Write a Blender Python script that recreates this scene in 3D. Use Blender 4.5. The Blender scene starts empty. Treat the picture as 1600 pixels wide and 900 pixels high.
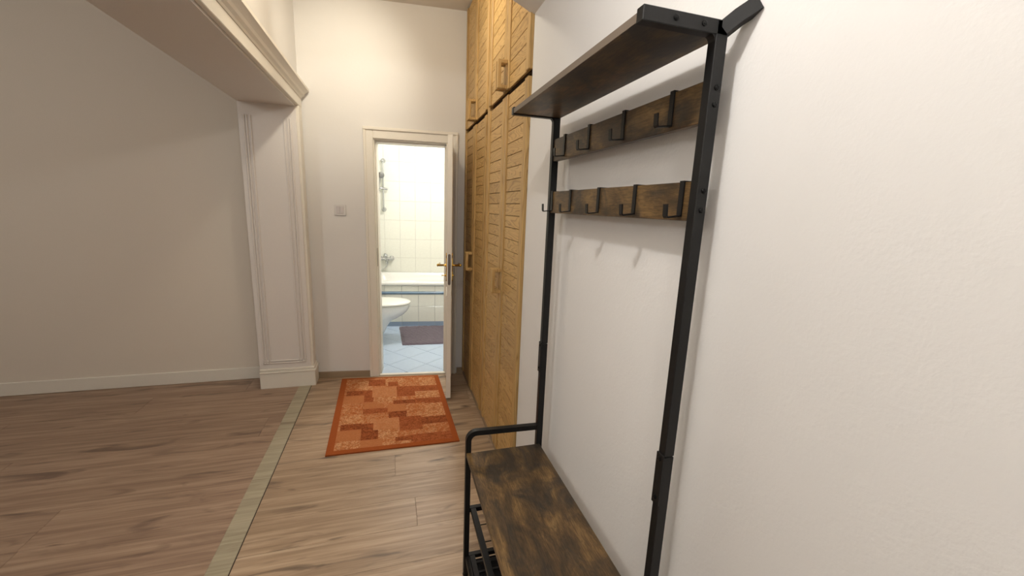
import bpy, bmesh, math, random
from mathutils import Vector, Matrix
from math import sin, cos, pi, radians, sqrt
random.seed(7)
C = bpy.context.scene
COL = C.collection

# ------------------------------------------------------------------ camera
cam_d = bpy.data.cameras.new('camera')
cam = bpy.data.objects.new('camera', cam_d)
COL.objects.link(cam)
cam_d.sensor_width = 36.0
cam_d.lens = 632.0 / 1600.0 * 36.0
cam_d.clip_start = 0.02
cam.matrix_world = Matrix(((0.95895581, 0.018229, -0.28296902, 0),
                           (-0.28094377, 0.1962147, -0.93945218, 0),
                           (0.03839741, 0.9803915, 0.19328254, 1.46),
                           (0, 0, 0, 1)))
C.camera = cam

# ------------------------------------------------------------------ light, exposure
w = bpy.data.worlds.new('world'); C.world = w
w.use_nodes = True
w.node_tree.nodes['Background'].inputs[0].default_value = (0.9, 0.92, 1, 1)
w.node_tree.nodes['Background'].inputs[1].default_value = 0.05
C.view_settings.view_transform = 'Standard'
C.view_settings.look = 'None'
C.view_settings.gamma = 1
C.view_settings.use_curve_mapping = False
C.view_settings.exposure = 0.27

def lamp(name, loc, power, col, radius=0.03, spot=None, target=None, blend=0.6, area=None):
    d = bpy.data.lights.new(name, 'SPOT' if spot else ('AREA' if area else 'POINT'))
    d.energy = power; d.color = col
    if area:
        d.shape = 'RECTANGLE'; d.size, d.size_y = area
    else:
        d.shadow_soft_size = radius
    if spot:
        d.spot_size = radians(spot); d.spot_blend = blend
    o = bpy.data.objects.new(name, d); COL.objects.link(o)
    o.location = loc
    if target:
        o.rotation_euler = (Vector(target) - Vector(loc)).to_track_quat('-Z', 'Y').to_euler()
    return o
WARM = (1.0, 0.92, 0.76)
SOFT = (1.0, 0.985, 0.955)
NEUT = (1.0, 0.985, 0.95)
lamp('ceiling_lamp_far', (-0.10, 2.20, 2.74), 11.5, WARM, 0.035)
lamp('ceiling_spot_far', (-0.16, 2.35, 2.72), 29, WARM, 0.03, 72, (-0.36, 3.46, 2.36), 1.0)
lamp('ceiling_spot_wardrobe', (-0.02, 2.30, 2.74), 9, WARM, 0.03, 70, (0.57, 2.50, 2.50), 1.0)
lamp('ceiling_lamp_near', (-0.05, 0.48, 2.31), 15.5, SOFT, 0.03)
lamp('added_fill_behind', (-0.12, -0.75, 2.28), 12.5, SOFT, 0.10)  # soft fill added behind the camera to brighten near wall and bench
lamp('bathroom_lamp', (0.45, 4.35, 2.36), 38, NEUT, 0.12)
lamp('side_room_added_fill', (-2.8, 0.9, 2.55), 34, SOFT, 0.25)  # added fill without a known source, keeps the adjoining room mid-lit

# ------------------------------------------------------------------ materials
def newmat(name):
    m = bpy.data.materials.new(name); m.use_nodes = True
    nt = m.node_tree
    return m, nt, nt.nodes['Principled BSDF']
def N(nt, t, **kw):
    n = nt.nodes.new(t)
    for k, v in kw.items():
        if k in n.inputs.keys(): n.inputs[k].default_value = v
        else: setattr(n, k, v)
    return n
def ramp(nt, stops):
    r = nt.nodes.new('ShaderNodeValToRGB')
    e = r.color_ramp.elements
    e[0].position, e[0].color = stops[0][0], (*stops[0][1], 1)
    e[1].position, e[1].color = stops[-1][0], (*stops[-1][1], 1)
    for p, c in stops[1:-1]:
        x = e.new(p); x.color = (*c, 1)
    return r
def mixc(nt, a, b, fac, mode='MIX'):
    m = nt.nodes.new('ShaderNodeMix'); m.data_type = 'RGBA'; m.blend_type = mode
    def put(i, v):
        if isinstance(v, bpy.types.NodeSocket): nt.links.new(v, m.inputs[i])
        elif isinstance(v, (int, float)): m.inputs[i].default_value = v
        else: m.inputs[i].default_value = (*v, 1)
    put(0, fac); put(6, a); put(7, b)
    return m.outputs[2]
def srgb(r, g, b):
    f = lambda c: (c/255/12.92) if c/255 <= 0.04045 else ((c/255+0.055)/1.055)**2.4
    return (f(r), f(g), f(b))
def plain(name, col, rough=0.5, metal=0.0, bump=0.0, bscale=200, spec=0.5, coat=0.0):
    m, nt, b = newmat(name)
    b.inputs['Roughness'].default_value = rough
    b.inputs['Metallic'].default_value = metal
    b.inputs['Specular IOR Level'].default_value = spec
    b.inputs['Coat Weight'].default_value = coat
    tc = N(nt, 'ShaderNodeTexCoord')
    n = N(nt, 'ShaderNodeTexNoise', Scale=bscale, Detail=4.0)
    nt.links.new(tc.outputs['Object'], n.inputs['Vector'])
    k = 0.05
    c = mixc(nt, tuple(x*(1-k) for x in col), tuple(min(1, x*(1+k)) for x in col), n.outputs['Fac'])
    nt.links.new(c, b.inputs['Base Color'])
    if bump:
        bp = N(nt, 'ShaderNodeBump', Strength=bump, Distance=0.002)
        nt.links.new(n.outputs['Fac'], bp.inputs['Height'])
        nt.links.new(bp.outputs['Normal'], b.inputs['Normal'])
    return m
def wall_paint(name, col, strength=0.25):
    m, nt, b = newmat(name)
    b.inputs['Roughness'].default_value = 0.85
    b.inputs['Specular IOR Level'].default_value = 0.2
    tc = N(nt, 'ShaderNodeTexCoord')
    n = N(nt, 'ShaderNodeTexNoise', Scale=1.6, Detail=3.0)
    n2 = N(nt, 'ShaderNodeTexNoise', Scale=45.0, Detail=5.0, Distortion=0.6)
    n3 = N(nt, 'ShaderNodeTexNoise', Scale=160.0, Detail=3.0)
    for q in (n, n2, n3): nt.links.new(tc.outputs['Object'], q.inputs['Vector'])
    c = mixc(nt, tuple(x*0.965 for x in col), col, n.outputs['Fac'])
    nt.links.new(c, b.inputs['Base Color'])
    a = N(nt, 'ShaderNodeMath', operation='MULTIPLY_ADD'); a.inputs[1].default_value = 0.5
    nt.links.new(n3.outputs['Fac'], a.inputs[0]); nt.links.new(n2.outputs['Fac'], a.inputs[2])
    bp = N(nt, 'ShaderNodeBump', Strength=strength, Distance=0.002)
    nt.links.new(a.outputs[0], bp.inputs['Height'])
    nt.links.new(bp.outputs['Normal'], b.inputs['Normal'])
    return m
def stretched(nt, scale, rnd=40.0):
    """object coordinates scaled per axis and shifted by a random amount per object"""
    tc = N(nt, 'ShaderNodeTexCoord'); oi = N(nt, 'ShaderNodeObjectInfo')
    mp = N(nt, 'ShaderNodeMapping'); mp.inputs['Scale'].default_value = scale
    mu = N(nt, 'ShaderNodeMath', operation='MULTIPLY'); mu.inputs[1].default_value = rnd
    nt.links.new(oi.outputs['Random'], mu.inputs[0])
    ad = N(nt, 'ShaderNodeVectorMath', operation='ADD')
    nt.links.new(tc.outputs['Object'], mp.inputs['Vector'])
    nt.links.new(mp.outputs['Vector'], ad.inputs[0])
    cx = N(nt, 'ShaderNodeCombineXYZ')
    for i in range(3): nt.links.new(mu.outputs[0], cx.inputs[i])
    nt.links.new(cx.outputs[0], ad.inputs[1])
    return ad.outputs[0], oi.outputs['Random']
def laminate(name, tones, knots=True):
    m, nt, b = newmat(name)
    b.inputs['Roughness'].default_value = 0.42
    v, rnd = stretched(nt, (1.1, 22, 22))
    n = N(nt, 'ShaderNodeTexNoise', Scale=1.6, Detail=8.0, Roughness=0.62, Distortion=0.5)
    nt.links.new(v, n.inputs['Vector'])
    r = ramp(nt, [(0.30, tones[0]), (0.47, tones[1]), (0.58, tones[2]), (0.75, tones[3])])
    nt.links.new(n.outputs['Fac'], r.inputs[0])
    v2, _ = stretched(nt, (1.6, 8, 8), 23.0)
    k = N(nt, 'ShaderNodeTexNoise', Scale=1.7, Detail=3.0, Distortion=0.8)
    nt.links.new(v2, k.inputs['Vector'])
    kr = ramp(nt, [(0.57, (0, 0, 0)), (0.72, (1, 1, 1))])
    nt.links.new(k.outputs['Fac'], kr.inputs[0])
    c = mixc(nt, r.outputs[0], tones[4], kr.outputs[0])
    v3, _ = stretched(nt, (2.5, 140, 140), 11.0)
    f = N(nt, 'ShaderNodeTexNoise', Scale=1.0, Detail=2.0); nt.links.new(v3, f.inputs['Vector'])
    fr = ramp(nt, [(0.35, (0.92, 0.92, 0.92)), (0.65, (1.05, 1.05, 1.05))]); nt.links.new(f.outputs['Fac'], fr.inputs[0])
    c = mixc(nt, c, fr.outputs[0], 1.0, 'MULTIPLY')
    rr = ramp(nt, [(0.0, (0.92, 0.91, 0.90)), (1.0, (1.06, 1.06, 1.06))]); nt.links.new(rnd, rr.inputs[0])
    c = mixc(nt, c, rr.outputs[0], 1.0, 'MULTIPLY')
    nt.links.new(c, b.inputs['Base Color'])
    bp = N(nt, 'ShaderNodeBump', Strength=0.12, Distance=0.001)
    nt.links.new(f.outputs['Fac'], bp.inputs['Height']); nt.links.new(bp.outputs['Normal'], b.inputs['Normal'])
    return m
def oak(name, axis_scale, rnd=37.0, base=1.0):
    m, nt, b = newmat(name)
    b.inputs['Roughness'].default_value = 0.5
    v, r01 = stretched(nt, axis_scale, rnd)
    n = N(nt, 'ShaderNodeTexNoise', Scale=1.0, Detail=2.0, Distortion=0.3)
    nt.links.new(v, n.inputs['Vector'])
    mul = N(nt, 'ShaderNodeMath', operation='MULTIPLY'); mul.inputs[1].default_value = 15.0
    nt.links.new(n.outputs['Fac'], mul.inputs[0])
    fr = N(nt, 'ShaderNodeMath', operation='FRACT'); nt.links.new(mul.outputs[0], fr.inputs[0])
    t = lambda *c: tuple(x*base for x in srgb(*c))
    r = ramp(nt, [(0.0, t(152, 118, 68)), (0.22, t(192, 156, 98)), (0.8, t(198, 163, 106)), (1.0, t(174, 139, 83))])
    nt.links.new(fr.outputs[0], r.inputs[0])
    rr = ramp(nt, [(0.0, (0.86, 0.84, 0.80)), (0.5, (1, 1, 1)), (1.0, (1.05, 1.05, 1.05))]); nt.links.new(r01, rr.inputs[0])
    c = mixc(nt, r.outputs[0], rr.outputs[0], 1.0, 'MULTIPLY')
    nt.links.new(c, b.inputs['Base Color'])
    bp = N(nt, 'ShaderNodeBump', Strength=0.15, Distance=0.001)
    nt.links.new(fr.outputs[0], bp.inputs['Height']); nt.links.new(bp.outputs['Normal'], b.inputs['Normal'])
    return m
def rustic(name, dark=1.0, shift=(0, 0, 0)):
    m, nt, b = newmat(name)
    b.inputs['Roughness'].default_value = 0.42
    tc = N(nt, 'ShaderNodeTexCoord')
    def nz(scale, s, detail, dist):
        mp = N(nt, 'ShaderNodeMapping'); mp.inputs['Scale'].default_value = s; mp.inputs['Location'].default_value = shift
        n = N(nt, 'ShaderNodeTexNoise', Scale=scale, Detail=detail, Roughness=0.65, Distortion=dist)
        nt.links.new(tc.outputs['Object'], mp.inputs['Vector']); nt.links.new(mp.outputs['Vector'], n.inputs['Vector'])
        return n.outputs['Fac']
    t = lambda *c: tuple(x*dark for x in srgb(*c))
    r = ramp(nt, [(0.30, t(48, 37, 28)), (0.45, t(84, 64, 40)), (0.55, t(112, 86, 52)), (0.70, t(144, 114, 72))])
    nt.links.new(nz(2.6, (7, 2.6, 7), 10.0, 0.55), r.inputs[0])
    cl = ramp(nt, [(0.50, (0, 0, 0)), (0.64, (1, 1, 1))])
    nt.links.new(nz(4.6, (1.5, 1.1, 1.5), 5.0, 0.8), cl.inputs[0])
    c = mixc(nt, r.outputs[0], t(54, 46, 40), cl.outputs[0])
    g = ramp(nt, [(0.40, (0.55, 0.53, 0.50)), (0.57, (1.18, 1.18, 1.12))])
    nt.links.new(nz(9.0, (30, 3.0, 30), 6.0, 0.4), g.inputs[0])
    c = mixc(nt, c, g.outputs[0], 0.8, 'MULTIPLY')
    sp = ramp(nt, [(0.30, (0.55, 0.53, 0.50)), (0.42, (1, 1, 1))])
    nt.links.new(nz(24.0, (3, 1.2, 3), 3.0, 0.4), sp.inputs[0])
    c = mixc(nt, c, sp.outputs[0], 0.7, 'MULTIPLY')
    nt.links.new(c, b.inputs['Base Color'])
    return m

M = {}
M['wall'] = wall_paint('cream_wall_paint', srgb(224, 221, 217))
M['wall_r'] = wall_paint('rough_white_wall_paint', srgb(227, 225, 223), 0.35)
M['ceil'] = wall_paint('white_ceiling_paint', srgb(222, 215, 206))
M['trim'] = plain('white_satin_paint', srgb(228, 222, 210), 0.4)
M['jamb'] = plain('white_satin_jamb_paint', srgb(222, 216, 210), 0.45)
M['skirt'] = plain('taupe_skirting', srgb(150, 130, 106), 0.5)
M['metal'] = plain('matte_black_metal', srgb(17, 17, 18), 0.42, 0.0, 0.03, 400, 0.35)
M['tray'] = plain('black_fabric_tray', srgb(24, 24, 26), 0.8, 0.0, 0.4, 300, 0.2)
M['screw'] = plain('black_oxide_screw', srgb(16, 16, 17), 0.3, 0.6)
M['floor'] = laminate('greige_oak_laminate', [srgb(142, 118, 95), srgb(166, 141, 115), srgb(182, 157, 130), srgb(196, 173, 146), srgb(98, 80, 66)])
M['floor2'] = laminate('brown_parquet', [srgb(134, 108, 90), srgb(152, 126, 106), srgb(166, 140, 118), srgb(180, 156, 132), srgb(112, 90, 76)])
M['joint'] = plain('dark_floor_joint', srgb(136, 114, 96), 0.8)
M['thresh'] = laminate('pale_threshold_wood', [srgb(150, 140, 118), srgb(168, 158, 134), srgb(176, 166, 142), srgb(188, 178, 156), srgb(140, 128, 106)])
M['oak_h'] = oak('oak_plank_grain', (6, 2.2, 13))
M['oak_v'] = oak('oak_stile_grain', (14, 14, 0.9), 21.0, 0.97)
M['oak_gap'] = plain('shadowed_oak_backing', srgb(84, 60, 34), 0.8)
M['gap'] = plain('dark_gap_lining', srgb(40, 28, 22), 0.8)
M['bench'] = rustic('rustic_brown_board', 0.82, (3.1, 0.4, 0.2))
M['rail'] = rustic('rustic_brown_rail', 0.72, (1.0, 4.4, 0.2))
M['shelf'] = rustic('rustic_brown_shelf', 0.7, (7.0, 2.4, 0.2))
M['edge'] = plain('dark_edge_band', srgb(104, 92, 80), 0.5, 0, 0.05, 120)
M['tile'] = plain('glazed_white_tile', srgb(236, 236, 226), 0.12, 0, 0, 60)
M['grout'] = plain('pale_grout', srgb(214, 212, 204), 0.8)
M['grout2'] = plain('grey_grout', srgb(160, 160, 158), 0.8)
M['ftile'] = plain('pale_blue_floor_tile', srgb(186, 204, 226), 0.25, 0, 0, 30)
M['fgrout'] = plain('blue_grey_grout', srgb(140, 150, 165), 0.8)
M['blue'] = plain('slate_blue_glaze', srgb(118, 142, 166), 0.15)
M['blue2'] = plain('grey_blue_glaze', srgb(142, 158, 178), 0.25)
M['ceramic'] = plain('white_ceramic', srgb(240, 240, 236), 0.08, 0, 0, 40, 0.5, 0.3)
M['seat'] = plain('white_seat_plastic', srgb(238, 237, 230), 0.2)
M['chrome'] = plain('chrome', srgb(190, 192, 194), 0.12, 1.0)
M['steel'] = plain('brushed_dark_steel', srgb(120, 112, 106), 0.35, 0.8)
M['brass'] = plain('polished_brass', srgb(196, 158, 72), 0.2, 1.0)
M['switch'] = plain('grey_white_switch_plastic', srgb(218, 214, 210), 0.35)
M['rocker'] = plain('grey_rocker_plastic', srgb(204, 198, 197), 0.3)
M['hall'] = plain('far_room_plaster', srgb(222, 212, 198), 0.85)

def cloth(name, c1, c2, sc):
    m, nt, b = newmat(name)
    b.inputs['Roughness'].default_value = 0.95; b.inputs['Specular IOR Level'].default_value = 0.1
    b.inputs['Sheen Weight'].default_value = 0.2
    tc = N(nt, 'ShaderNodeTexCoord')
    wv = N(nt, 'ShaderNodeTexWave', Scale=sc, Distortion=1.5, bands_direction='X')
    wv.inputs['Detail'].default_value = 3.0
    n = N(nt, 'ShaderNodeTexNoise', Scale=90.0, Detail=3.0)
    for q in (wv, n): nt.links.new(tc.outputs['Object'], q.inputs['Vector'])
    f = N(nt, 'ShaderNodeMath', operation='MULTIPLY'); nt.links.new(wv.outputs['Fac'], f.inputs[0]); nt.links.new(n.outputs['Fac'], f.inputs[1])
    c = mixc(nt, c1, c2, f.outputs[0]); nt.links.new(c, b.inputs['Base Color'])
    bp = N(nt, 'ShaderNodeBump', Strength=0.6, Distance=0.003)
    nt.links.new(f.outputs[0], bp.inputs['Height']); nt.links.new(bp.outputs['Normal'], b.inputs['Normal'])
    return m
M['mat'] = cloth('purple_grey_pile', srgb(92, 82, 92), srgb(132, 122, 130), 26)

def rug_mat():
    m, nt, b = newmat('woven_orange_patchwork')
    b.inputs['Roughness'].default_value = 0.95; b.inputs['Specular IOR Level'].default_value = 0.1
    at = N(nt, 'ShaderNodeAttribute', attribute_name='weave')
    tc = N(nt, 'ShaderNodeTexCoord')
    n = N(nt, 'ShaderNodeTexNoise', Scale=30.0, Detail=4.0, Distortion=1.2)
    n2 = N(nt, 'ShaderNodeTexNoise', Scale=260.0, Detail=2.0)
    for q in (n, n2): nt.links.new(tc.outputs['Object'], q.inputs['Vector'])
    # thin scribbled threads where the noise crosses mid value; strength from the alpha channel
    s = N(nt, 'ShaderNodeMath', operation='SUBTRACT'); s.inputs[1].default_value = 0.5
    nt.links.new(n.outputs['Fac'], s.inputs[0])
    a = N(nt, 'ShaderNodeMath', operation='ABSOLUTE'); nt.links.new(s.outputs[0], a.inputs[0])
    r = ramp(nt, [(0.02, (1, 1, 1)), (0.07, (0, 0, 0))]); nt.links.new(a.outputs[0], r.inputs[0])
    k = N(nt, 'ShaderNodeMath', operation='MULTIPLY')
    nt.links.new(r.outputs[0], k.inputs[0]); nt.links.new(at.outputs['Alpha'], k.inputs[1])
    at2 = N(nt, 'ShaderNodeAttribute', attribute_name='thread')
    c = mixc(nt, at.outputs['Color'], at2.outputs['Color'], k.outputs[0])
    n4 = N(nt, 'ShaderNodeTexNoise', Scale=75.0, Detail=4.0, Distortion=0.8)
    nt.links.new(tc.outputs['Object'], n4.inputs['Vector'])
    q4 = ramp(nt, [(0.36, (0.78, 0.72, 0.66)), (0.56, (1.08, 1.08, 1.08))]); nt.links.new(n4.outputs['Fac'], q4.inputs[0])
    c = mixc(nt, c, q4.outputs[0], at.outputs['Alpha'], 'MULTIPLY')
    sp = ramp(nt, [(0.3, (0.86, 0.86, 0.86)), (0.7, (1.1, 1.1, 1.1))]); nt.links.new(n2.outputs['Fac'], sp.inputs[0])
    c = mixc(nt, c, sp.outputs[0], 1.0, 'MULTIPLY')
    nt.links.new(c, b.inputs['Base Color'])
    bp = N(nt, 'ShaderNodeBump', Strength=0.5, Distance=0.002)
    nt.links.new(n2.outputs['Fac'], bp.inputs['Height']); nt.links.new(bp.outputs['Normal'], b.inputs['Normal'])
    return m
M['rug'] = rug_mat()
M['rug_edge'] = plain('rust_rug_binding', srgb(146, 74, 36), 0.95, 0, 0.3, 300, 0.1)

# ------------------------------------------------------------------ mesh helpers
class MB:
    def __init__(self): self.bm = bmesh.new()
    def box(self, x0, x1, y0, y1, z0, z1, bev=0.0, seg=1):
        r = bmesh.ops.create_cube(self.bm, size=1.0)
        vs = r['verts']
        for v in vs:
            v.co = Vector(((x0+x1)/2 + v.co.x*(x1-x0), (y0+y1)/2 + v.co.y*(y1-y0), (z0+z1)/2 + v.co.z*(z1-z0)))
        if bev > 0:
            es = list({e for v in vs for e in v.link_edges})
            bmesh.ops.bevel(self.bm, geom=es, offset=bev, segments=seg, affect='EDGES', profile=0.5)
        return self
    def ring_loft(self, rings, close=True, caps=True):
        vr = [[self.bm.verts.new(p) for p in r] for r in rings]
        n = len(vr[0])
        for a, b in zip(vr, vr[1:]):
            for i in range(n if close else n-1):
                j = (i+1) % n
                self.bm.faces.new((a[i], a[j], b[j], b[i]))
        if caps and close:
            self.bm.faces.new(list(reversed(vr[0]))); self.bm.faces.new(vr[-1])
        return self
    def tube(self, pts, rad, n=10, caps=True):
        pts = [Vector(p) for p in pts]
        rads = rad if isinstance(rad, (list, tuple)) else [rad]*len(pts)
        rings = []; up = None
        for i, p in enumerate(pts):
            t = (pts[min(i+1, len(pts)-1)] - pts[max(i-1, 0)]).normalized()
            if up is None:
                up = Vector((0, 0, 1)) if abs(t.z) < 0.9 else Vector((1, 0, 0))
            s = t.cross(up).normalized(); u2 = s.cross(t).normalized(); up = u2
            rings.append([p + (s*cos(2*pi*k/n) + u2*sin(2*pi*k/n))*rads[i] for k in range(n)])
        return self.ring_loft(rings, True, caps)
    def sweep_rect(self, pts, side, wa, wb):
        """rectangular bar along planar pts; side = constant axis (unit), wa width along side, wb in plane"""
        pts = [Vector(p) for p in pts]; side = Vector(side).normalized(); rings = []
        for i, p in enumerate(pts):
            t0 = (p - pts[i-1]).normalized() if i > 0 else None
            t1 = (pts[i+1] - p).normalized() if i < len(pts)-1 else None
            t = ((t0 or t1) + (t1 or t0)).normalized()
            nrm = side.cross(t).normalized()
            k = 1.0 / max(0.5, t.dot(t1 or t0))
            rings.append([p + side*sx*wa/2 + nrm*sz*wb/2*k for sx, sz in ((-1, -1), (1, -1), (1, 1), (-1, 1))])
        return self.ring_loft(rings)
    def lathe(self, prof, axis0, axis1, n=20):
        """prof: list of (distance along axis, radius)"""
        a = Vector(axis0); d = (Vector(axis1) - a).normalized()
        return self.tube([a + d*h for h, r in prof], [max(r, 1e-4) for h, r in prof], n)
    def poly(self, pts):
        self.bm.faces.new([self.bm.verts.new(p) for p in pts]); return self
    def prism(self, prof, y0, y1):
        """profile in XZ extruded along Y"""
        return self.ring_loft([[(x, y0, z) for x, z in prof], [(x, y1, z) for x, z in prof]])
    def build(self, name, mat, parent=None, loc=(0, 0, 0), rz=0.0, smooth=False, kind=None):
        bmesh.ops.recalc_face_normals(self.bm, faces=self.bm.faces)
        me = bpy.data.meshes.new(name); self.bm.to_mesh(me); self.bm.free()
        if mat: me.materials.append(mat)
        if smooth:
            for p in me.polygons: p.use_smooth = True
            try: me.set_sharp_from_angle(angle=radians(smooth if smooth is not True else 40))
            except Exception: pass
        o = bpy.data.objects.new(name, me); COL.objects.link(o)
        o.location = loc; o.rotation_euler = (0, 0, rz)
        if parent: o.parent = parent
        if kind: o['kind'] = kind
        return o
def thing(name, label, cat, loc=(0, 0, 0), rz=0.0, group=None):
    o = bpy.data.objects.new(name, None); COL.objects.link(o)
    o.empty_display_size = 0.1
    o.location = loc; o.rotation_euler = (0, 0, rz)
    o['label'] = label; o['category'] = cat
    if group: o['group'] = group
    return o
def tag(o, label, cat):
    o['label'] = label; o['category'] = cat; return o
def inst(src, name, parent, loc, rz=0.0):
    o = src.copy(); o.name = name; COL.objects.link(o); o.parent = parent
    o.location = loc; o.rotation_euler = (0, 0, rz); return o

# ------------------------------------------------------------------ key dimensions (metres)
WX = 0.588            # right wall
LX = -0.640           # left wall, hall side
LT = 0.36             # thickness of left wall
ARCH_Y = 1.79         # the low vault ends here, the high ceiling starts
CEIL = 2.91
FA = radians(-6.1)    # the far wall stands a little askew
FO = (0.0, 3.445, 0.0)
BACK_Y = -1.6
def far(p, q, z=0.0):
    return (FO[0] + p*cos(FA) - q*sin(FA), FO[1] + p*sin(FA) + q*cos(FA), z)

# ------------------------------------------------------------------ room shell
# far wall with the bathroom doorway
OL, OR, OH = -0.124, 0.446, 1.946
b = MB()
b.box(-0.70, OL, 0, 0.14, 0, CEIL+0.1); b.box(OR, 1.25, 0, 0.14, 0, CEIL+0.1); b.box(OL, OR, 0, 0.14, OH, CEIL+0.1)
b.build('wall_far', M['wall'], None, FO, FA, kind='structure')
# right wall, hall part
MB().box(WX, WX+0.6, BACK_Y, 1.775, 0, 2.34).build('wall_right', M['wall_r'], kind='structure')
MB().box(1.16, 1.26, 1.775, 3.5, 0, CEIL+0.1).build('wall_right_behind_wardrobe', M['wall'], kind='structure')
# left wall: pier beside the far wall, header over the wide opening, near pier
OPY0, OPY1, OPZ = 0.70, 3.385, 2.125
b = MB()
b.box(LX-LT, LX, OPY1, 3.60, 0, CEIL+0.1); b.box(LX-LT, LX, OPY0, OPY1, OPZ, CEIL+0.1); b.box(LX-LT, LX, BACK_Y, OPY0, 0, CEIL+0.1)
b.build('wall_left', M['wall'], kind='structure')
MB().box(-4.6, 1.3, BACK_Y-0.1, BACK_Y, 0, CEIL+0.1).build('wall_back', M['wall'], kind='structure')
# ceilings: the high flat one over the far end, a shallow vault over the near end
MB().box(LX-0.02, 1.2, ARCH_Y-0.02, 3.62, CEIL, CEIL+0.08).build('ceiling', M['ceil'], kind='structure')
prof = []
SPR, CROWN = 2.2566, 2.40
for k in range(0, 33):
    t = pi*k/32
    cx = (WX+LX)/2; hw = (WX-LX)/2
    x = cx + hw*cos(t)
    # shallow segmental curve
    z = SPR + (CROWN-SPR)*(1 - cos(t)**2)
    prof.append((x, z))
prof2 = prof + [(LX, CEIL+0.08), (WX, CEIL+0.08)]
MB().prism(prof2, BACK_Y, ARCH_Y).build('ceiling', M['ceil'], smooth=30, kind='structure')

# adjoining room seen through the wide opening on the left
MB().box(-4.6, LX-LT, 3.60, 3.70, 0, CEIL+0.1).build('wall_side_room_far', M['hall'], kind='structure')
MB().box(-4.7, -4.6, BACK_Y, 3.70, 0, CEIL+0.1).build('wall_side_room_left', M['hall'], kind='structure')
MB().box(-4.6, LX-LT, BACK_Y, 3.60, CEIL, CEIL+0.08).build('ceiling', M['ceil'], kind='structure')
MB().box(-4.6, LX-LT, 3.585, 3.60, 0, 0.10, 0.004).build('baseboard_side_room', M['trim'], kind='structure')

# floors: boards laid across the hall, each a piece of its own
def board_floor(x0, x1, y0, y1, bw, bl, mat, names='floor_board'):
    f = MB().box(x0, x1, y0, y1, -0.06, -0.006).build('floor', M['joint'], kind='structure')
    meshes = {}
    y = y1
    while y > y0 + 0.01:
        a = max(y0, y-bw)
        off = random.uniform(0, bl)
        x = x0 - off
        while x < x1 - 0.01:
            xa, xb = max(x, x0), min(x+bl, x1)
            if xb - xa > 0.02:
                o = MB().box(-(xb-xa)/2+0.0006, (xb-xa)/2-0.0006, -(y-a)/2+0.0006, (y-a)/2-0.0006, -0.008, 0, 0.0006).build(
                    names, mat, f, ((xa+xb)/2, (a+y)/2, 0))
            x += bl
        y -= bw
    return f
board_floor(LX, 0.66, BACK_Y, 3.60, 0.193, 1.29, M['floor'])
board_floor(-4.6, LX-0.09, BACK_Y, 3.60, 0.24, 1.6, M['floor2'])
MB().box(LX-0.09, LX-0.002, OPY0, OPY1, -0.006, 0.003, 0.002).build('trim_2', M['thresh'], kind='structure')
MB().box(LX-0.002, LX+0.002, OPY0, OPY1, -0.006, 0.0005).build('trim_3', M['gap'], kind='structure')

# skirting
b = MB().box(-0.63, -0.195, -0.014, 0.0, 0, 0.052, 0.002)
b.build('baseboard_far', M['skirt'], None, FO, FA, kind='structure')
MB().box(0.535, 0.62, -0.014, 0.0, 0, 0.052, 0.002).build('baseboard_far', M['skirt'], None, FO, FA, kind='structure')

# the classical surround of the wide opening (only its far end is in view)
def casing_left():
    root = MB().box(LX, LX+0.022, OPY1-0.004, OPY1+0.10, 0.16, OPZ+0.02, 0.003).build('trim_1', M['trim'], kind='structure')
    # reveal lining facing down the hall, with raised vertical mouldings
    b = MB().box(LX-LT, LX+0.004, OPY1-0.014, OPY1, 0.16, OPZ, 0.002)
    b.build('reveal_lining', M['jamb'], root)
    b = MB()
    for x in (LX-0.035, LX-0.052, LX-0.075):
        b.box(x-0.006, x+0.006, OPY1-0.022, OPY1-0.013, 0.20, OPZ-0.10, 0.003)
    for x in (LX-LT+0.035, LX-LT+0.052, LX-LT+0.075):
        b.box(x-0.006, x+0.006, OPY1-0.022, OPY1-0.013, 0.20, OPZ-0.10, 0.003)
    for z in (0.205, 0.222): b.box(LX-LT+0.03, LX-0.03, OPY1-0.022, OPY1-0.013, z-0.006, z+0.006, 0.003)
    b.build('panel_moulding', M['jamb'], root)
    # plinth wrapping round the corner
    b = MB().box(LX-LT, LX+0.034, OPY1-0.03, OPY1+0.115, 0, 0.125, 0.003)
    b.build('plinth', M['trim'], root)
    b = MB().box(LX-LT, LX+0.040, OPY1-0.036, OPY1+0.12, 0.125, 0.139, 0.004)
    b.box(LX-LT, LX+0.030, OPY1-0.024, OPY1+0.11, 0.139, 0.16, 0.005)
    b.build('plinth_cap', M['trim'], root)
    # head: fascia, frieze and cornice over the opening
    MB().box(LX, LX+0.024, OPY0, OPY1+0.10, OPZ-0.005, OPZ+0.06, 0.003).build('fascia', M['trim'], root)
    cz = OPZ+0.06
    p = [(LX, cz), (LX+0.026, cz), (LX+0.03, cz+0.012), (LX+0.045, cz+0.02), (LX+0.05, cz+0.035), (LX+0.066, cz+0.048),
         (LX+0.078, cz+0.052), (LX+0.078, cz+0.07), (LX, cz+0.075)]
    MB().prism(p, OPY0-0.08, OPY1+0.10).build('cornice', M['trim'], root, smooth=25)
    MB().box(LX-LT, LX, OPY0, OPY1, OPZ-0.016, OPZ-0.001).build('soffit_lining', M['jamb'], root)
    # near side of the opening
    MB().box(LX, LX+0.022, OPY0-0.10, OPY0+0.004, 0, OPZ+0.02, 0.003).build('near_casing', M['trim'], root)
    MB().box(LX-LT, LX+0.004, OPY0, OPY0+0.014, 0, OPZ, 0.002).build('near_reveal_lining', M['jamb'], root)
casing_left()

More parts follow.
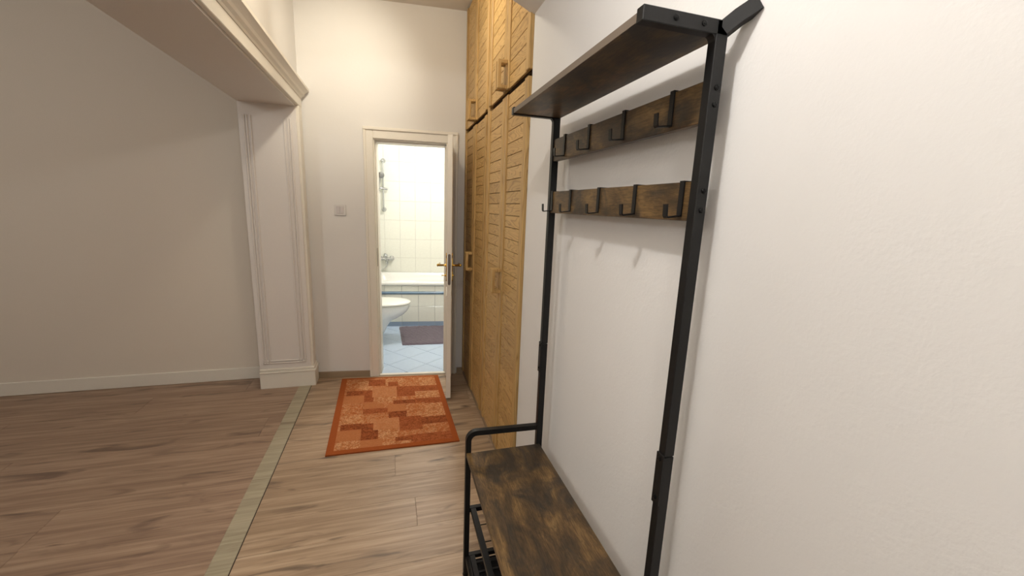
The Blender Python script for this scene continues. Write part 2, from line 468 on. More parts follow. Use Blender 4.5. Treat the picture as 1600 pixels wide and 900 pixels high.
# ------------------------------------------------------------------ bathroom doorway and door (local frame of the far wall)
def doorway():
    r = MB().box(OL-0.064, OL, -0.018, 0, 0, OH+0.066, 0.003).build('trim_4', M['trim'], None, FO, FA, kind='structure')
    MB().box(OR, OR+0.072, -0.018, 0, 0, OH+0.066, 0.003).build('right_casing', M['trim'], r)
    MB().box(OL, OR, -0.018, 0, OH, OH+0.066, 0.003).build('head_casing', M['trim'], r)
    b = MB()
    b.box(OL-0.072, OL-0.052, -0.027, -0.004, 0, OH+0.064, 0.005, 2); b.build('left_moulding', M['trim'], r)
    b = MB(); b.box(OR+0.060, OR+0.080, -0.027, -0.004, 0, OH+0.064, 0.005, 2); b.build('right_moulding', M['trim'], r)
    b = MB(); b.box(OL-0.074, OR+0.082, -0.030, -0.002, OH+0.060, OH+0.084, 0.006, 2); b.build('head_moulding', M['trim'], r)
    # frame lining and stop
    b = MB(); b.box(OL, OL+0.007, -0.004, 0.15, 0, OH, 0.001); b.box(OL+0.007, OL+0.016, 0.035, 0.15, 0, OH-0.007, 0.001); b.build('left_lining', M['trim'], r)
    b = MB(); b.box(OR-0.012, OR, -0.004, 0.15, 0, OH, 0.001); b.box(OR-0.024, OR-0.012, 0.035, 0.15, 0, OH-0.012, 0.001); b.build('right_lining', M['trim'], r)
    b = MB(); b.box(OL+0.007, OR-0.012, -0.004, 0.15, OH-0.007, OH, 0.001); b.box(OL+0.016, OR-0.024, 0.035, 0.15, OH-0.018, OH-0.007, 0.001); b.build('head_lining', M['trim'], r)
    b = MB(); b.box(OL+0.007, OR-0.012, -0.016, 0.018, 0, 0.012, 0.003); b.build('threshold', M['trim'], r)
    b = MB(); b.box(OL+0.0071, OL+0.0085, 0.004, 0.028, 0.95, 1.10); b.build('strike_plate', M['steel'], r)
doorway()
HX, HY = 0.442, 3.395
HA = math.atan2(-0.991, -0.131)
def door():
    LW, TH = 0.518, 0.036
    d = MB().box(0.0, LW, 0, TH, 0.016, 1.932, 0.0025).build('door_1', M['trim'], None, (HX, HY, 0), HA, kind='structure')
    for y0, y1 in ((-0.004, 0.001), (TH-0.001, TH+0.004)):
        for z0, z1 in ((0.16, 0.80), (1.0, 1.82)):
            b = MB()
            b.box(0.09, LW-0.09, y0, y1, z0, z0+0.022, 0.002); b.box(0.09, LW-0.09, y0, y1, z1-0.022, z1, 0.002)
            b.box(0.09, 0.112, y0, y1, z0+0.022, z1-0.022, 0.002); b.box(LW-0.112, LW-0.09, y0, y1, z0+0.022, z1-0.022, 0.002)
            b.build('panel_moulding', M['trim'], d)
    # mortise lock plate on the edge
    pts = []
    for k in range(9): pts.append((0.0095*cos(pi*k/8), 1.113 + 0.0095*sin(pi*k/8)))
    for k in range(9): pts.append((0.0095*cos(pi+pi*k/8), 0.907 + 0.0095*sin(pi+pi*k/8)))
    b = MB(); b.ring_loft([[(LW-0.001, TH/2+a, z) for a, z in pts], [(LW+0.0015, TH/2+a, z) for a, z in pts]])
    lp = b.build('lock_plate', M['steel'], d); lp['label'] = 'grey steel lock plate on the door edge'
    MB().box(LW, LW+0.008, TH/2-0.005, TH/2+0.005, 1.03, 1.05, 0.002).build('latch_bolt', M['steel'], lp)
    MB().box(LW, LW+0.003, TH/2-0.005, TH/2+0.005, 0.955, 0.985, 0.001).build('dead_bolt', M['steel'], lp)
    for s in (-1, 1):
        y = 0.0 if s < 0 else TH
        b = MB()
        pz = [(0.92, 0.012), (0.93, 0.018), (0.99, 0.014), (1.04, 0.02), (1.09, 0.014), (1.11, 0.018), (1.125, 0.010)]
        b.ring_loft([[(LW-0.045-r, y, z), (LW-0.045+r, y, z), (LW-0.045+r, y+s*0.006, z), (LW-0.045-r, y+s*0.006, z)] for z, r in pz])
        bp = b.build('brass_backplate', M['brass'], d)
        b = MB()
        pr = [(0.0, 0.010), (0.008, 0.010), (0.010, 0.006), (0.016, 0.006), (0.020, 0.0095), (0.026, 0.006), (0.032, 0.0095), (0.038, 0.006),
              (0.044, 0.010), (0.050, 0.0065), (0.056, 0.010), (0.062, 0.009), (0.066, 0.003)]
        b.lathe(pr, (LW-0.045, y+s*0.006, 1.036), (LW-0.045, y+s*0.1, 1.036), 14)
        lv = [(LW-0.045, y+s*0.055, 1.036), (LW-0.07, y+s*0.056, 1.038), (LW-0.11, y+s*0.055, 1.034), (LW-0.15, y+s*0.053, 1.036)]
        b.tube(lv, [0.008, 0.007, 0.0085, 0.006], 10)
        b.build('door_handle', M['brass'], bp, smooth=40)
        b = MB()
        b.lathe([(0, 0.008), (0.006, 0.008), (0.007, 0.003), (0.026 if s < 0 else 0.012, 0.003)], (LW-0.045, y+s*0.006, 0.962), (LW-0.045, y+s*0.1, 0.962), 10)
        if s < 0: b.lathe([(0.0, 0.003), (0.002, 0.011), (0.004, 0.003)], (LW-0.045, y-0.032, 0.962), (LW-0.045, y-0.1, 0.962), 12)
        b.build('key' if s < 0 else 'key_escutcheon', M['brass'], bp, smooth=40)
    for z in (0.25, 1.65):
        MB().tube([(-0.004, TH+0.004, z), (-0.004, TH+0.004, z+0.09)], 0.006, 10).build('hinge', M['brass'], d, smooth=40)
door()

# ------------------------------------------------------------------ bathroom
BL, BR, BQ, BH = -0.50, 1.20, 2.22, 2.50
def fbox(name, mat, *a, bev=0.0, parent=None, kind='structure'):
    return MB().box(*a, bev).build(name, mat, parent, FO if parent is None else (0, 0, 0), FA if parent is None else 0, kind=kind if parent is None else None)
bf = fbox('floor', M['fgrout'], BL, BR, 0.02, BQ, -0.06, 0.004)
fbox('wall_bathroom_left', M['tile'], BL-0.1, BL, 0.14, BQ, 0, BH)
fbox('wall_bathroom_right', M['tile'], BR, BR+0.1, 0.14, BQ, 0, BH)
bw = fbox('wall_bathroom_far', M['grout'], BL, BR, BQ, BQ+0.1, 0, BH)
fbox('ceiling', M['ceil'], BL, BR, 0.14, BQ, BH, BH+0.06)
# wall tiles 20 x 25 cm
tm = MB().box(-0.0992, 0.0992, -0.007, 0.0, -0.1242, 0.1242, 0.0015)
t0 = tm.build('tile', M['tile'], bw, (-0.425, BQ, 2.12))
first = True
for i in range(9):
    for k in range(8):
        px = -0.425 + 0.2*i; pz = 2.121 - 0.25*k
        if px + 0.1 > BR or pz < 0.4: continue
        if first: t0.location = (px, BQ, pz); first = False; continue
        inst(t0, 'tile', bw, (px, BQ, pz))
# floor tiles laid on the diagonal
ts = 0.237
ft = None
for i in range(-9, 10):
    for j in range(-9, 10):
        cxp = 0.10 + (i - j)*ts/sqrt(2); cyq = 0.045 + ts/sqrt(2) + (i + j)*ts/sqrt(2)
        if not (BL-0.17 < cxp < BR+0.17 and 0.0 < cyq < 1.62): continue
        bm = MB(); h = ts/2 - 0.0016
        r = h*sqrt(2)
        poly = [(cxp, cyq-r), (cxp+r, cyq), (cxp, cyq+r), (cxp-r, cyq)]
        # clip to the room
        def clip(pl, f):
            out = []
            for a, c in zip(pl, pl[1:]+pl[:1]):
                fa, fc = f(a), f(c)
                if fa >= 0: out.append(a)
                if (fa >= 0) != (fc >= 0):
                    s = fa/(fa-fc); out.append((a[0]+(c[0]-a[0])*s, a[1]+(c[1]-a[1])*s))
            return out
        for f in (lambda p: p[0]-BL-0.002, lambda p: BR-0.002-p[0], lambda p: p[1]-0.02, lambda p: 1.455-p[1]):
            poly = clip(poly, f)
            if len(poly) < 3: break
        if len(poly) >= 3 and cyq < 0.16:
            for f in (lambda p: (p[0]-OL-0.017), lambda p: (OR-0.025-p[0])):
                poly = clip(poly, f)
                if len(poly) < 3: break
        if len(poly) < 3: continue
        bm.ring_loft([[(x, y, 0.0) for x, y in poly], [(x, y, 0.007) for x, y in poly]])
        bm.build('floor_tile', M['ftile'], bf)
# bathtub
def rrect(x0, x1, y0, y1, r, z, n=6):
    pts = []
    for cx, cy, a0 in ((x1-r, y0+r, -pi/2), (x1-r, y1-r, 0), (x0+r, y1-r, pi/2), (x0+r, y0+r, pi)):
        for k in range(n+1):
            a = a0 + pi/2*k/n
            pts.append((cx + r*cos(a), cy + r*sin(a), z))
    return pts
def bathtub():
    t = thing('bathtub', 'white bathtub behind the tiled front with the slate blue border in the bathroom', 'bathtub', far(0.35, 1.83, 0), FA)
    x0, x1, y0, y1 = -0.845, 0.845, -0.39, 0.37
    b = MB()
    rings = [rrect(x0+0.28, x1-0.22, y0+0.18, y1-0.18, 0.10, 0.125), rrect(x0+0.20, x1-0.14, y0+0.125, y1-0.125, 0.14, 0.15), rrect(x0+0.10, x1-0.08, y0+0.10, y1-0.085, 0.14, 0.34),
             rrect(x0+0.08, x1-0.07, y0+0.09, y1-0.05, 0.09, 0.505), rrect(x0+0.01, x1-0.01, y0+0.004, y1-0.01, 0.03, 0.508), rrect(x0, x1, y0, y1, 0.03, 0.512), rrect(x0, x1, y0, y1, 0.03, 0.545),
             rrect(x0+0.008, x1-0.008, y0+0.008, y1-0.008, 0.03, 0.554), rrect(x0+0.05, x1-0.05, y0+0.05, y1-0.05, 0.09, 0.554),
             rrect(x0+0.065, x1-0.065, y0+0.065, y1-0.065, 0.10, 0.542), rrect(x0+0.12, x1-0.10, y0+0.115, y1-0.10, 0.14, 0.34),
             rrect(x0+0.22, x1-0.16, y0+0.14, y1-0.14, 0.14, 0.16), rrect(x0+0.30, x1-0.24, y0+0.20, y1-0.20, 0.10, 0.14)]
    b.ring_loft(rings)
    b.build('basin', M['ceramic'], t, smooth=50)
    MB().lathe([(0, 0.026), (0.003, 0.026), (0.004, 0.01)], (0.35, 0, 0.141), (0.35, 0, 1), 16).build('drain', M['chrome'], t, smooth=40)
    MB().lathe([(0, 0.03), (0.006, 0.028), (0.007, 0.01)], (0.745, 0, 0.40), (0, 0, 0.42), 16).build('overflow_cap', M['chrome'], t, smooth=40)
    return t
# tiled front of the bath
TQ = 1.455
tub = bathtub()
ap = MB().box(BL, BR, TQ+0.008, TQ+0.03, 0, 0.503).build('front_panel', M['grout2'], tub, (-0.35, -1.83, 0))
ap['label'] = 'white tiled front panel with a slate blue border row and skirting'
rows = [(0.062, 0.249, 'tile', M['tile']), (0.2515, 0.398, 'tile', M['tile']), (0.436, 0.503, 'tile', M['tile']), (0.008, 0.0595, 'skirting_tile', M['blue2'])]
for z0, z1, nm, mt in rows:
    x = -0.443
    while x < BR:
        MB().box(max(x, BL)+0.0015, min(x+0.195, BR)-0.0015, TQ, TQ+0.01, z0, z1, 0.0015).build(nm, mt, ap)
        x += 0.195
x = -0.443
while x < BR:
    xa, xb = max(x, BL)+0.001, min(x+0.195, BR)-0.001
    b = MB()
    rr = [[(xx, TQ+0.006-0.016*sin(pi*k/8), 0.417-0.0175*cos(pi*k/8)) for k in range(9)] for xx in (xa, xb)]
    b.ring_loft(rr); b.build('border_tile', M['blue'], ap, smooth=60)
    x += 0.195


# bath mixer with its hose, and the shower rail
def mixer():
    t = thing('bath_mixer', 'chrome bath mixer tap on the white tiles above the tub', 'tap', far(-0.315, BQ-0.007, 0.735), FA)
    b = MB()
    b.lathe([(0, 0.018), (0.004, 0.024), (0.03, 0.025), (0.05, 0.021), (0.15, 0.021), (0.17, 0.025), (0.196, 0.024), (0.2, 0.018)], (-0.1, -0.05, 0), (0.2, -0.05, 0), 18)
    b.build('body', M['chrome'], t, smooth=45)
    for s in (-1, 1):
        MB().lathe([(0, 0.034), (0.008, 0.032), (0.012, 0.018), (0.035, 0.016)], (s*0.075, 0, 0), (s*0.075, -1, 0), 18).build('wall_rosette', M['chrome'], t, smooth=45)
    b = MB(); b.lathe([(0, 0.024), (0.02, 0.026), (0.04, 0.024), (0.05, 0.012)], (0, -0.05, 0.015), (0, -0.05, 1), 16)
    b.tube([(0, -0.05, 0.055), (0.0, -0.10, 0.068), (0, -0.15, 0.078)], [0.009, 0.008, 0.007], 8)
    b.build('lever', M['chrome'], t, smooth=45)
    b = MB(); b.tube([(0.02, -0.06, -0.01), (0.02, -0.10, -0.03), (0.02, -0.13, -0.05)], [0.016, 0.015, 0.014], 12)
    b.build('spout', M['chrome'], t, smooth=45)
mixer()
def shower():
    t = thing('shower_rail', 'chrome shower rail with hand shower on the white tiled bathroom wall', 'shower', far(-0.325, BQ-0.007, 1.38), FA)
    MB().tube([(0, -0.05, 0.0), (0, -0.05, 0.615)], 0.011, 12).build('rail', M['chrome'], t, smooth=45)
    for z in (0.0, 0.615):
        MB().lathe([(0, 0.03), (0.01, 0.03), (0.02, 0.022), (0.062, 0.02), (0.07, 0.012)], (0, 0, z), (0, -1, z), 16).build('wall_bracket', M['chrome'], t, smooth=45)
    b = MB(); b.tube([(-0.055, -0.075, 0.27), (-0.02, -0.06, 0.268), (0.02, -0.055, 0.262), (0.06, -0.055, 0.26)], [0.016, 0.014, 0.016, 0.012], 10)
    b.build('slider', M['chrome'], t, smooth=45)
    b = MB()
    b.tube([(-0.05, -0.085, 0.235), (-0.045, -0.09, 0.30), (-0.035, -0.10, 0.37), (-0.025, -0.115, 0.42)], [0.011, 0.013, 0.013, 0.016], 10)
    b.lathe([(0, 0.014), (0.012, 0.036), (0.026, 0.042), (0.032, 0.04), (0.034, 0.02)], (-0.02, -0.105, 0.435), (0.02, -0.24, 0.40), 18)
    hs = b.build('hand_shower', M['chrome'], t, smooth=45)
    pts = []
    P = [Vector(p) for p in ((-0.05, -0.085, 0.235), (-0.058, -0.09, 0.05), (-0.085, -0.08, -0.25), (-0.12, -0.07, -0.55), (-0.14, -0.07, -0.74),
                             (-0.09, -0.09, -0.795), (-0.01, -0.09, -0.775), (0.035, -0.07, -0.72), (0.04, -0.057, -0.665))]
    for i in range(len(P)-1):
        p0, p1, p2, p3 = P[max(i-1, 0)], P[i], P[i+1], P[min(i+2, len(P)-1)]
        for k in range(6):
            u = k/6
            pts.append(0.5*((2*p1) + (p2-p0)*u + (2*p0-5*p1+4*p2-p3)*u*u + (3*p1-p0-3*p2+p3)*u**3))
    pts.append(P[-1])
    MB().tube(pts, 0.0065, 8).build('hose', M['chrome'], t, smooth=60)
shower()

# wall hung toilet
def toilet():
    t = thing('toilet', 'white wall hung toilet with closed lid beside the bathroom doorway', 'toilet', far(BL, 0.95, 0), FA)
    b = MB(); n = 24
    # along +x (away from the wall): half width, bottom height
    sec = [(0.0, 0.175, 0.055), (0.06, 0.178, 0.05), (0.14, 0.18, 0.05), (0.22, 0.182, 0.05), (0.27, 0.184, 0.06), (0.31, 0.184, 0.10), (0.34, 0.18, 0.17),
           (0.38, 0.172, 0.225), (0.44, 0.155, 0.255), (0.50, 0.122, 0.29), (0.54, 0.085, 0.325), (0.562, 0.04, 0.355), (0.568, 0.01, 0.375)]
    rings = []
    for x, hw, zb in sec:
        zt = 0.398; cz = zt
        ring = []
        for k in range(n):
            a = pi*k/(n-1)
            y = hw*cos(a)
            z = zt - (zt-zb)*(sin(a)**0.75)
            # the foot narrows under the bowl
            f = (zt - z)/(zt-0.05)
            y *= 1 - 0.42*max(0, f-0.25)/0.75
            ring.append((x, y, z))
        rings.append(ring)
    b.ring_loft(rings)
    b.build('bowl', M['ceramic'], t, smooth=60)
    def oval(x0, x1, hw, z, n=40, k=1.0):
        cx = x0 + (x1-x0)*0.42; pts = []
        for i in range(n):
            a = 2*pi*i/n
            c, s = cos(a), sin(a)
            rx = (x1-cx) if c > 0 else (cx-x0)
            e = 1.0 if c > 0 else 0.55
            pts.append((cx + rx*math.copysign(abs(c)**e, c), hw*math.copysign(abs(s)**(0.9), s), z))
        return pts
    b = MB()
    b.ring_loft([oval(0.09, 0.572, 0.184, 0.399), oval(0.085, 0.578, 0.188, 0.402), oval(0.085, 0.578, 0.188, 0.409), oval(0.09, 0.573, 0.184, 0.4115)])
    b.build('seat', M['seat'], t, smooth=40)
    b = MB()
    b.ring_loft([oval(0.085, 0.576, 0.187, 0.4165), oval(0.08, 0.582, 0.191, 0.420), oval(0.08, 0.582, 0.191, 0.432), oval(0.09, 0.572, 0.184, 0.440), oval(0.14, 0.52, 0.15, 0.446), oval(0.2, 0.42, 0.08, 0.4475)])
    b.build('lid', M['seat'], t, smooth=40)
    for s in (-1, 1):
        MB().tube([(0.075, s*0.075-0.02, 0.415), (0.075, s*0.075+0.02, 0.415)], 0.012, 10).build('lid_hinge', M['chrome'], t, smooth=40)
toilet()

# bath mat
def bathmat():
    b = MB(); nx, ny = 60, 40
    Q = [(-0.085, 1.415), (0.93, 1.445), (0.955, 0.79), (0.008, 0.745)]
    top = []
    for j in range(ny+1):
        row = []
        for i in range(nx+1):
            u, v = i/nx, j/ny
            x = (Q[0][0]*(1-u)+Q[1][0]*u)*(1-v) + (Q[3][0]*(1-u)+Q[2][0]*u)*v
            y = (Q[0][1]*(1-u)+Q[1][1]*u)*(1-v) + (Q[3][1]*(1-u)+Q[2][1]*u)*v
            e = min(u, 1-u, v, 1-v)
            h = 0.008 + 0.012*min(1, e/0.03) + random.uniform(0, 0.004)
            row.append(b.bm.verts.new((x + random.uniform(-.002, .002), y + random.uniform(-.002, .002), h)))
        top.append(row)
    for j in range(ny):
        for i in range(nx):
            b.bm.faces.new((top[j][i], top[j][i+1], top[j+1][i+1], top[j+1][i]))
    edge = [e for e in b.bm.edges if e.is_boundary]
    r = bmesh.ops.extrude_edge_only(b.bm, edges=edge)
    for v in r['geom']:
        if isinstance(v, bmesh.types.BMVert): v.co.z = 0.0075
    o = b.build('bath_mat', M['mat'], None, FO, FA)
    tag(o, 'purple grey ribbed bath mat on the pale blue bathroom tiles', 'bath mat')
bathmat()

# ------------------------------------------------------------------ light switch on the far wall
def switch():
    t = thing('light_switch', 'pale grey double light switch on the cream wall left of the doorway', 'light switch', far(-0.386, 0, 1.395), FA)
    MB().box(-0.0425, 0.0425, -0.010, 0, -0.0425, 0.0425, 0.003, 2).build('frame', M['switch'], t)
    for s in (-1, 1):
        MB().box(s*0.0135-0.0128, s*0.0135+0.0128, -0.0145, -0.008, -0.028, 0.028, 0.002).build('rocker', M['rocker'], t)
switch()

# ------------------------------------------------------------------ patchwork rug
def rug():
    c0 = [(-0.4187, 3.4265), (0.3657, 3.352), (0.388, 2.3065), (-0.3946, 2.3228)]      # far left, far right, near right, near left
    zc = [(245, 125), (1085, 85), (1290, 680), (100, 815)]
    # homography from picture crop to rug uv (solved by hand elimination)
    uv = [(0, 0), (1, 0), (1, 1), (0, 1)]
    A = []; B = []
    for (x, y), (u, v) in zip(zc, uv):
        A.append([x, y, 1, 0, 0, 0, -u*x, -u*y]); B.append(u)
        A.append([0, 0, 0, x, y, 1, -v*x, -v*y]); B.append(v)
    n = 8
    for i in range(n):
        pv = max(range(i, n), key=lambda r: abs(A[r][i])); A[i], A[pv] = A[pv], A[i]; B[i], B[pv] = B[pv], B[i]
        for r in range(n):
            if r != i:
                f = A[r][i]/A[i][i]
                A[r] = [a - f*c for a, c in zip(A[r], A[i])]; B[r] -= f*B[i]
    h = [B[i]/A[i][i] for i in range(n)]
    def uvof(x, y):
        d = h[6]*x + h[7]*y + 1
        return ((h[0]*x+h[1]*y+h[2])/d, (h[3]*x+h[4]*y+h[5])/d)
    # woven patches: box in the crop, tone
    PT = [(270, 140, 410, 230, 4), (410, 150, 520, 230, 2), (490, 132, 640, 185, 5), (640, 118, 790, 180, 2), (790, 112, 925, 175, 4), (925, 108, 1065, 182, 2),
          (660, 150, 740, 190, 5), (295, 235, 440, 275, 3), (440, 230, 525, 330, 5), (525, 195, 738, 280, 6), (738, 188, 900, 275, 5), (900, 182, 1085, 232, 5),
          (900, 230, 1110, 290, 2), (245, 280, 440, 350, 1), (440, 335, 620, 392, 1), (575, 280, 735, 335, 2), (710, 312, 900, 350, 3), (900, 292, 1140, 337, 5),
          (240, 350, 440, 450, 4), (440, 392, 660, 430, 5), (660, 350, 820, 415, 1), (820, 340, 990, 440, 4), (990, 338, 1160, 450, 2), (240, 450, 420, 530, 2),
          (420, 440, 520, 530, 4), (670, 415, 830, 465, 3), (830, 430, 960, 470, 4), (525, 478, 770, 570, 6), (770, 460, 960, 580, 5), (960, 460, 1175, 520, 3),
          (990, 520, 1205, 600, 4), (245, 535, 415, 592, 3), (415, 530, 525, 600, 3), (415, 590, 575, 672, 3), (580, 575, 760, 660, 2), (760, 585, 990, 632, 4),
          (190, 590, 415, 680, 1), (410, 672, 620, 742, 1), (740, 640, 890, 690, 3), (890, 608, 1235, 690, 5), (620, 685, 870, 725, 2), (190, 690, 410, 785, 2)]
    P2 = []
    for x0, y0, x1, y1, t in PT:
        mx, my = (x0+x1)/2, (y0+y1)/2
        P2.append((uvof(x0, my)[0], uvof(mx, y0)[1], uvof(x1, my)[0], uvof(mx, y1)[1], t))
    tone = {0: srgb(158, 82, 40), 1: srgb(180, 112, 68), 2: srgb(180, 114, 70), 3: srgb(156, 86, 48), 4: srgb(176, 104, 60), 5: srgb(164, 92, 52), 6: srgb(188, 122, 78)}
    thr = {0: srgb(158, 82, 40), 1: srgb(190, 126, 82), 2: srgb(208, 156, 112), 3: srgb(112, 54, 30), 4: srgb(198, 142, 98), 5: srgb(132, 66, 36), 6: srgb(200, 142, 98)}
    amt = {0: 0.0, 1: 0.3, 2: 0.9, 3: 0.8, 4: 0.9, 5: 0.75, 6: 0.5}
    b = MB(); nx, ny = 150, 200
    colA = b.bm.loops.layers.float_color.new('weave'); colB = b.bm.loops.layers.float_color.new('thread')
    V = []
    for j in range(ny+1):
        row = []
        for i in range(nx+1):
            u, v = i/nx, j/ny
            x = (c0[0][0]*(1-u)+c0[1][0]*u)*(1-v) + (c0[3][0]*(1-u)+c0[2][0]*u)*v
            y = (c0[0][1]*(1-u)+c0[1][1]*u)*(1-v) + (c0[3][1]*(1-u)+c0[2][1]*u)*v
            row.append(b.bm.verts.new((x, y, 0.0085)))
        V.append(row)
    for j in range(ny):
        for i in range(nx):
            f = b.bm.faces.new((V[j][i], V[j+1][i], V[j+1][i+1], V[j][i+1]))
            u, v = (i+0.5)/nx, (j+0.5)/ny
            t = 4
            if u < 0.052 or u > 0.95 or v < 0.022 or v > 0.965: t = 0
            else:
                for x0, y0, x1, y1, tt in P2:
                    if x0-0.004 <= u <= x1+0.004 and y0-0.003 <= v <= y1+0.003: t = tt
            for l in f.loops:
                l[colA] = (*tone[t], amt[t]); l[colB] = (*thr[t], 1)
    root = b.build('rug', M['rug']); tag(root, 'orange patchwork rug with a rust border on the laminate floor', 'rug')
    b = MB()
    b.ring_loft([[(x, y, 0.0005) for x, y in c0], [(x, y, 0.0080) for x, y in c0]])
    b.build('binding', M['rug_edge'], root)
rug()

# ------------------------------------------------------------------ built in oak wardrobe: two tall units, two top units
DX = 0.572                        # front of the doors
Y_ = [1.782, 2.150, 2.160, 2.535, 2.590, 2.965, 2.975, 3.345]     # near door, next door | next pair
SPLIT0, SPLIT1 = 2.022, 2.046
Z0, ZT = 0.045, 2.90
ST = 0.046                        # stile width
def wardrobe(name, label, doors, z0, z1, hz, ya, yb):
    t = thing(name, label, 'wardrobe' if z0 < 1 else 'cabinet', (DX, (ya+yb)/2, z0))
    oy = (ya+yb)/2
    MB().box(0.030, 0.33, ya-oy, yb-oy, 0.0, z1-z0).build('carcass', M['oak_gap'], t)
    pk = {}
    for y0, y1, hs in doors:
        y0 -= oy; y1 -= oy; H = z1-z0
        b = MB()
        b.box(0, 0.022, y0, y0+ST, 0.002, H-0.002, 0.003); b.box(0, 0.022, y1-ST, y1, 0.002, H-0.002, 0.003)
        d = b.build('door', M['oak_v'], t)
        MB().box(0.018, 0.028, y0+ST, y1-ST, 0.002, H-0.002).build('door_back', M['oak_gap'], d)
        wd = y1-y0-2*ST
        n = round((H-0.004)/0.0605); ph = (H-0.004)/n
        src = None
        for k in range(n):
            loc = (0, (y0+y1)/2, 0.002 + ph*(k+0.5))
            if src is None:
                src = MB().box(0.008, 0.0195, -wd/2+0.0006, wd/2-0.0006, -ph/2+0.0014, ph/2-0.0014, 0.0012).build('plank', M['oak_h'], d, loc)
            else: inst(src, 'plank', d, loc)
        # loop handle standing out from the stile next to its neighbour
        yc = (y1-0.016) if hs > 0 else (y0+0.016)
        b = MB(); hh = 0.068
        b.box(-0.050, -0.032, yc-0.011, yc+0.011, hz-z0-hh, hz-z0+hh, 0.003)
        b.box(-0.034, 0.001, yc-0.011, yc+0.011, hz-z0+hh-0.018, hz-z0+hh, 0.003)
        b.box(-0.034, 0.001, yc-0.011, yc+0.011, hz-z0-hh, hz-z0-hh+0.018, 0.003)
        b.build('door_handle', M['oak_v'], d)
    return t
near = [(Y_[0], Y_[1], 1), (Y_[2], Y_[3], -1)]
farp = [(Y_[4], Y_[5], 1), (Y_[6], Y_[7], -1)]
wardrobe('wardrobe', 'tall oak plank wardrobe unit nearer to the black hall tree', near, Z0, SPLIT0, 1.062, Y_[0], Y_[3])
wardrobe('wardrobe', 'tall oak plank wardrobe unit beside the open bathroom door', farp, Z0, SPLIT0, 1.062, Y_[4], Y_[7])
wardrobe('top_cabinet', 'oak plank top cabinet nearer to the black shelf, above the tall wardrobe', near, SPLIT1, ZT, 2.118, Y_[0], Y_[3])
wardrobe('top_cabinet', 'oak plank top cabinet in the far corner under the high ceiling', farp, SPLIT1, ZT, 2.118, Y_[4], Y_[7])
b = MB(); b.box(DX+0.008, DX+0.05, Y_[3]+0.003, Y_[4]-0.003, Z0, ZT, 0.002); b.build('trim_5', M['oak_v'], kind='structure')
b = MB(); b.box(DX+0.008, DX+0.05, Y_[7]+0.002, 3.383, Z0, ZT, 0.002); b.build('trim_6', M['oak_v'], kind='structure')
MB().box(DX+0.012, DX+0.03, Y_[0], 3.38, 0.0, Z0-0.001, 0.001).build('baseboard_right', M['skirt'], kind='structure')

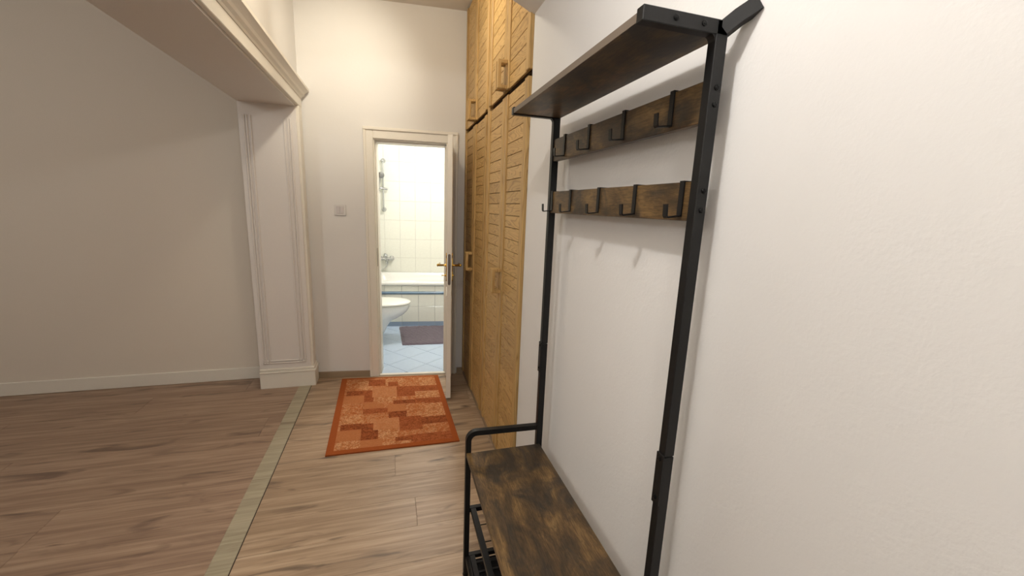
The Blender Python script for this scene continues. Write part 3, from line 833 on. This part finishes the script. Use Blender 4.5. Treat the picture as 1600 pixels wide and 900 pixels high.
# ------------------------------------------------------------------ hall tree
def hall_tree():
    t = thing('hall_tree', 'black metal hall tree with wooden bench, hook rails and shelf against the white wall', 'hall tree', (0, 0, 0))
    PX0, PX1 = 0.532, 0.556
    YN0, YN1, YF0, YF1 = 0.628, 0.648, 1.352, 1.372
    TZ = 1.785; BZ = 0.553; BT = 0.016
    FX = 0.257
    mt = M['metal']
    def screw(p, d, parent, r=0.005):
        p = Vector(p); d = Vector(d)
        b = MB(); b.lathe([(0, r), (0.0015, r), (0.0028, r*0.7), (0.003, r*0.45), (0.0015, r*0.4)], p, p+d, 10)
        b.build('screw', M['screw'], parent, smooth=40)
    for y0, y1, end in ((YF0, YF1, 'far'), (YN0, YN1, 'near')):
        yc = (y0+y1)/2
        # tall upright, upper and lower length meeting under the connector plate
        b = MB(); b.box(PX0, PX1, y0, y1, 0.9665, TZ-0.001, 0.0012)
        up = b.build('upright_post', mt, t)
        b = MB(); b.box(PX0, PX1, y0, y1, 0.012, 0.9645, 0.0012)
        lo = b.build('lower_post', mt, t)
        b = MB(); b.box(PX0-0.0035, PX0+0.0005, y0-0.001, y1+0.001, 0.852, 0.970, 0.0008)
        pl = b.build('connector_plate', mt, t)
        for z in (0.958, 0.868): screw((PX0-0.0035, yc, z), (-1, 0, 0), pl)
        for z in (1.679, 1.651, 1.504, 1.469):
            screw((0.546, y0 if end == 'near' else y1, z), (0, -1 if end == 'near' else 1, 0), up)
        # bar under the shelf end
        b = MB(); b.box(0.388, PX1, y0, y1, 1.7615, TZ, 0.0012)
        sb = b.build('shelf_end_bar', mt, t)
        for x in (0.45, 0.505):
            screw((x, y0 if end == 'near' else y1, 1.774), (0, -1 if end == 'near' else 1, 0), sb)
        # rounded gusset where bar and post meet
        b = MB()
        pts = [(PX0+0.001, 1.7625), (PX0-0.012, 1.7625)] + [(PX0-0.012+0.012*sin(a*pi/12), 1.7625-0.014+0.014*cos(a*pi/12)) for a in range(1, 7)] + [(PX0+0.001, 1.7485)]
        b.ring_loft([[(x, y0+0.002, z) for x, z in pts], [(x, y1-0.002, z) for x, z in pts]])
        b.build('gusset', mt, t)
        # arm rest and front leg: one bent tube
        w2 = 0.0095; zt = 0.629; xf = FX+w2-0.004
        path = [(PX0-0.0005, yc, zt-0.006)]
        R = 0.03
        path.append((xf+R, yc, zt))
        for k in range(1, 7):
            a = k*pi/12
            path.append((xf+R-R*sin(a), yc, zt-R+R*cos(a)))
        path.append((xf-0.001, yc, 0.014))
        b = MB(); b.sweep_rect(path, (0, 1, 0), y1-y0, 0.0195)
        b.build('arm_and_leg', mt, t, smooth=35)
        for x in (xf-0.001, (PX0+PX1)/2):
            MB().lathe([(0, 0.011), (0.006, 0.013), (0.014, 0.011)], (x, yc, 0.0), (x, yc, 1), 12).build('foot', M['screw'], t, smooth=40)
        # cross bars between front leg and post
        for z in (0.302, 0.088):
            MB().box(xf+0.009, PX0, y0+0.001, y1-0.001, z-0.009, z+0.009, 0.001).build('cross_bar', mt, t)
        MB().box(xf+0.009, PX0, y0+0.001, y1-0.001, BZ-BT-0.019, BZ-BT-0.001, 0.001).build('seat_bar', mt, t)
    # bench seat
    b = MB(); b.box(FX-0.003, 0.5450, YN1+0.0005, YF0-0.0005, BZ-BT, BZ, 0.0012)
    b.build('bench_seat', M['bench'], t)
    # shelf board
    b = MB(); b.box(0.3905, PX1-0.001, YN1+0.0005, YF0-0.0005, 1.7645, 1.7800, 0.001)
    sh = b.build('shelf', M['shelf'], t)
    MB().box(0.3895, 0.3904, YN1+0.001, YF0-0.001, 1.7650, 1.7795).build('edge_band', M['edge'], sh)
    # hook rails
    def hook(src, parent, y, zt, zb, xf):
        if src: return inst(src, 'hook', parent, (xf, y, zb))
        H = zt-zb; b = MB(); wy = 0.0125; th = 0.0028
        # over the top, down the front, out and up again
        path = [(0.0205, 0, H-0.012), (0.0205, 0, H+th/2+0.0005), (-th/2-0.0006, 0, H+th/2+0.0005), (-th/2-0.0006, 0, 0.009), (-0.031, 0, 0.005), (-0.0335, 0, 0.008), (-0.0345, 0, 0.030)]
        b.sweep_rect(path, (0, 1, 0), wy, th)
        return b.build('hook', mt, parent, (xf, y, zb))
    XF = 0.5365
    src = None
    for zt, zb, ys, sh2 in ((1.6945, 1.6230, (0.732, 0.909, 1.089, 1.259), 0), (1.5215, 1.4490, (0.673, 0.832, 1.005, 1.187, 1.338), 1)):
        b = MB(); b.box(XF, XF+0.016, YN1+0.0005, YF0-0.0005, zb, zt, 0.001)
        r = b.build('hook_rail', M['rail'], t)
        for y in ys:
            src2 = hook(src, r, y, zt, zb, XF)
            src = src or src2
    # shoe racks: two rails along the bench and thin wires across
    for z, pitch in ((0.302, 0.080), (0.088, 0.044)):
        rf = MB().box(FX+0.018, FX+0.038, YN1, YF0, z-0.009, z+0.009, 0.001).build('rack_rail', mt, t)
        MB().box(0.505, 0.523, YN1, YF0, z-0.009, z+0.009, 0.001).build('rack_rail', mt, t)
        if z < 0.2:
            MB().box(FX+0.001, FX+0.016, YN1, YF0, z-0.012, z+0.009, 0.001).build('rack_rail', mt, t)
        if z < 0.2:
            MB().box(FX+0.016, 0.507, YN1+0.001, YF0-0.001, z-0.016, z-0.012).build('rack_tray', M['tray'], t)
        y = YF0-pitch if z > 0.2 else YF0-0.03
        ws = None
        while y > YN1+0.01:
            if ws is None:
                ws = MB().tube([(FX+0.038, 0, 0), (0.505, 0, 0)], 0.002 if z > 0.2 else 0.0055, 6).build('rack_wire', mt, t, (0, y, z), smooth=60)
            else: inst(ws, 'rack_wire', t, (0, y, z))
            y -= pitch
    # wall bracket at the near post
    b = MB(); b.sweep_rect([(0.549, 0.634, 1.772), (0.566, 0.620, 1.789), (WX, 0.602, 1.806)], Vector((0.7, 0.7, 0)), 0.020, 0.024)
    b.build('wall_bracket', mt, t)
hall_tree()
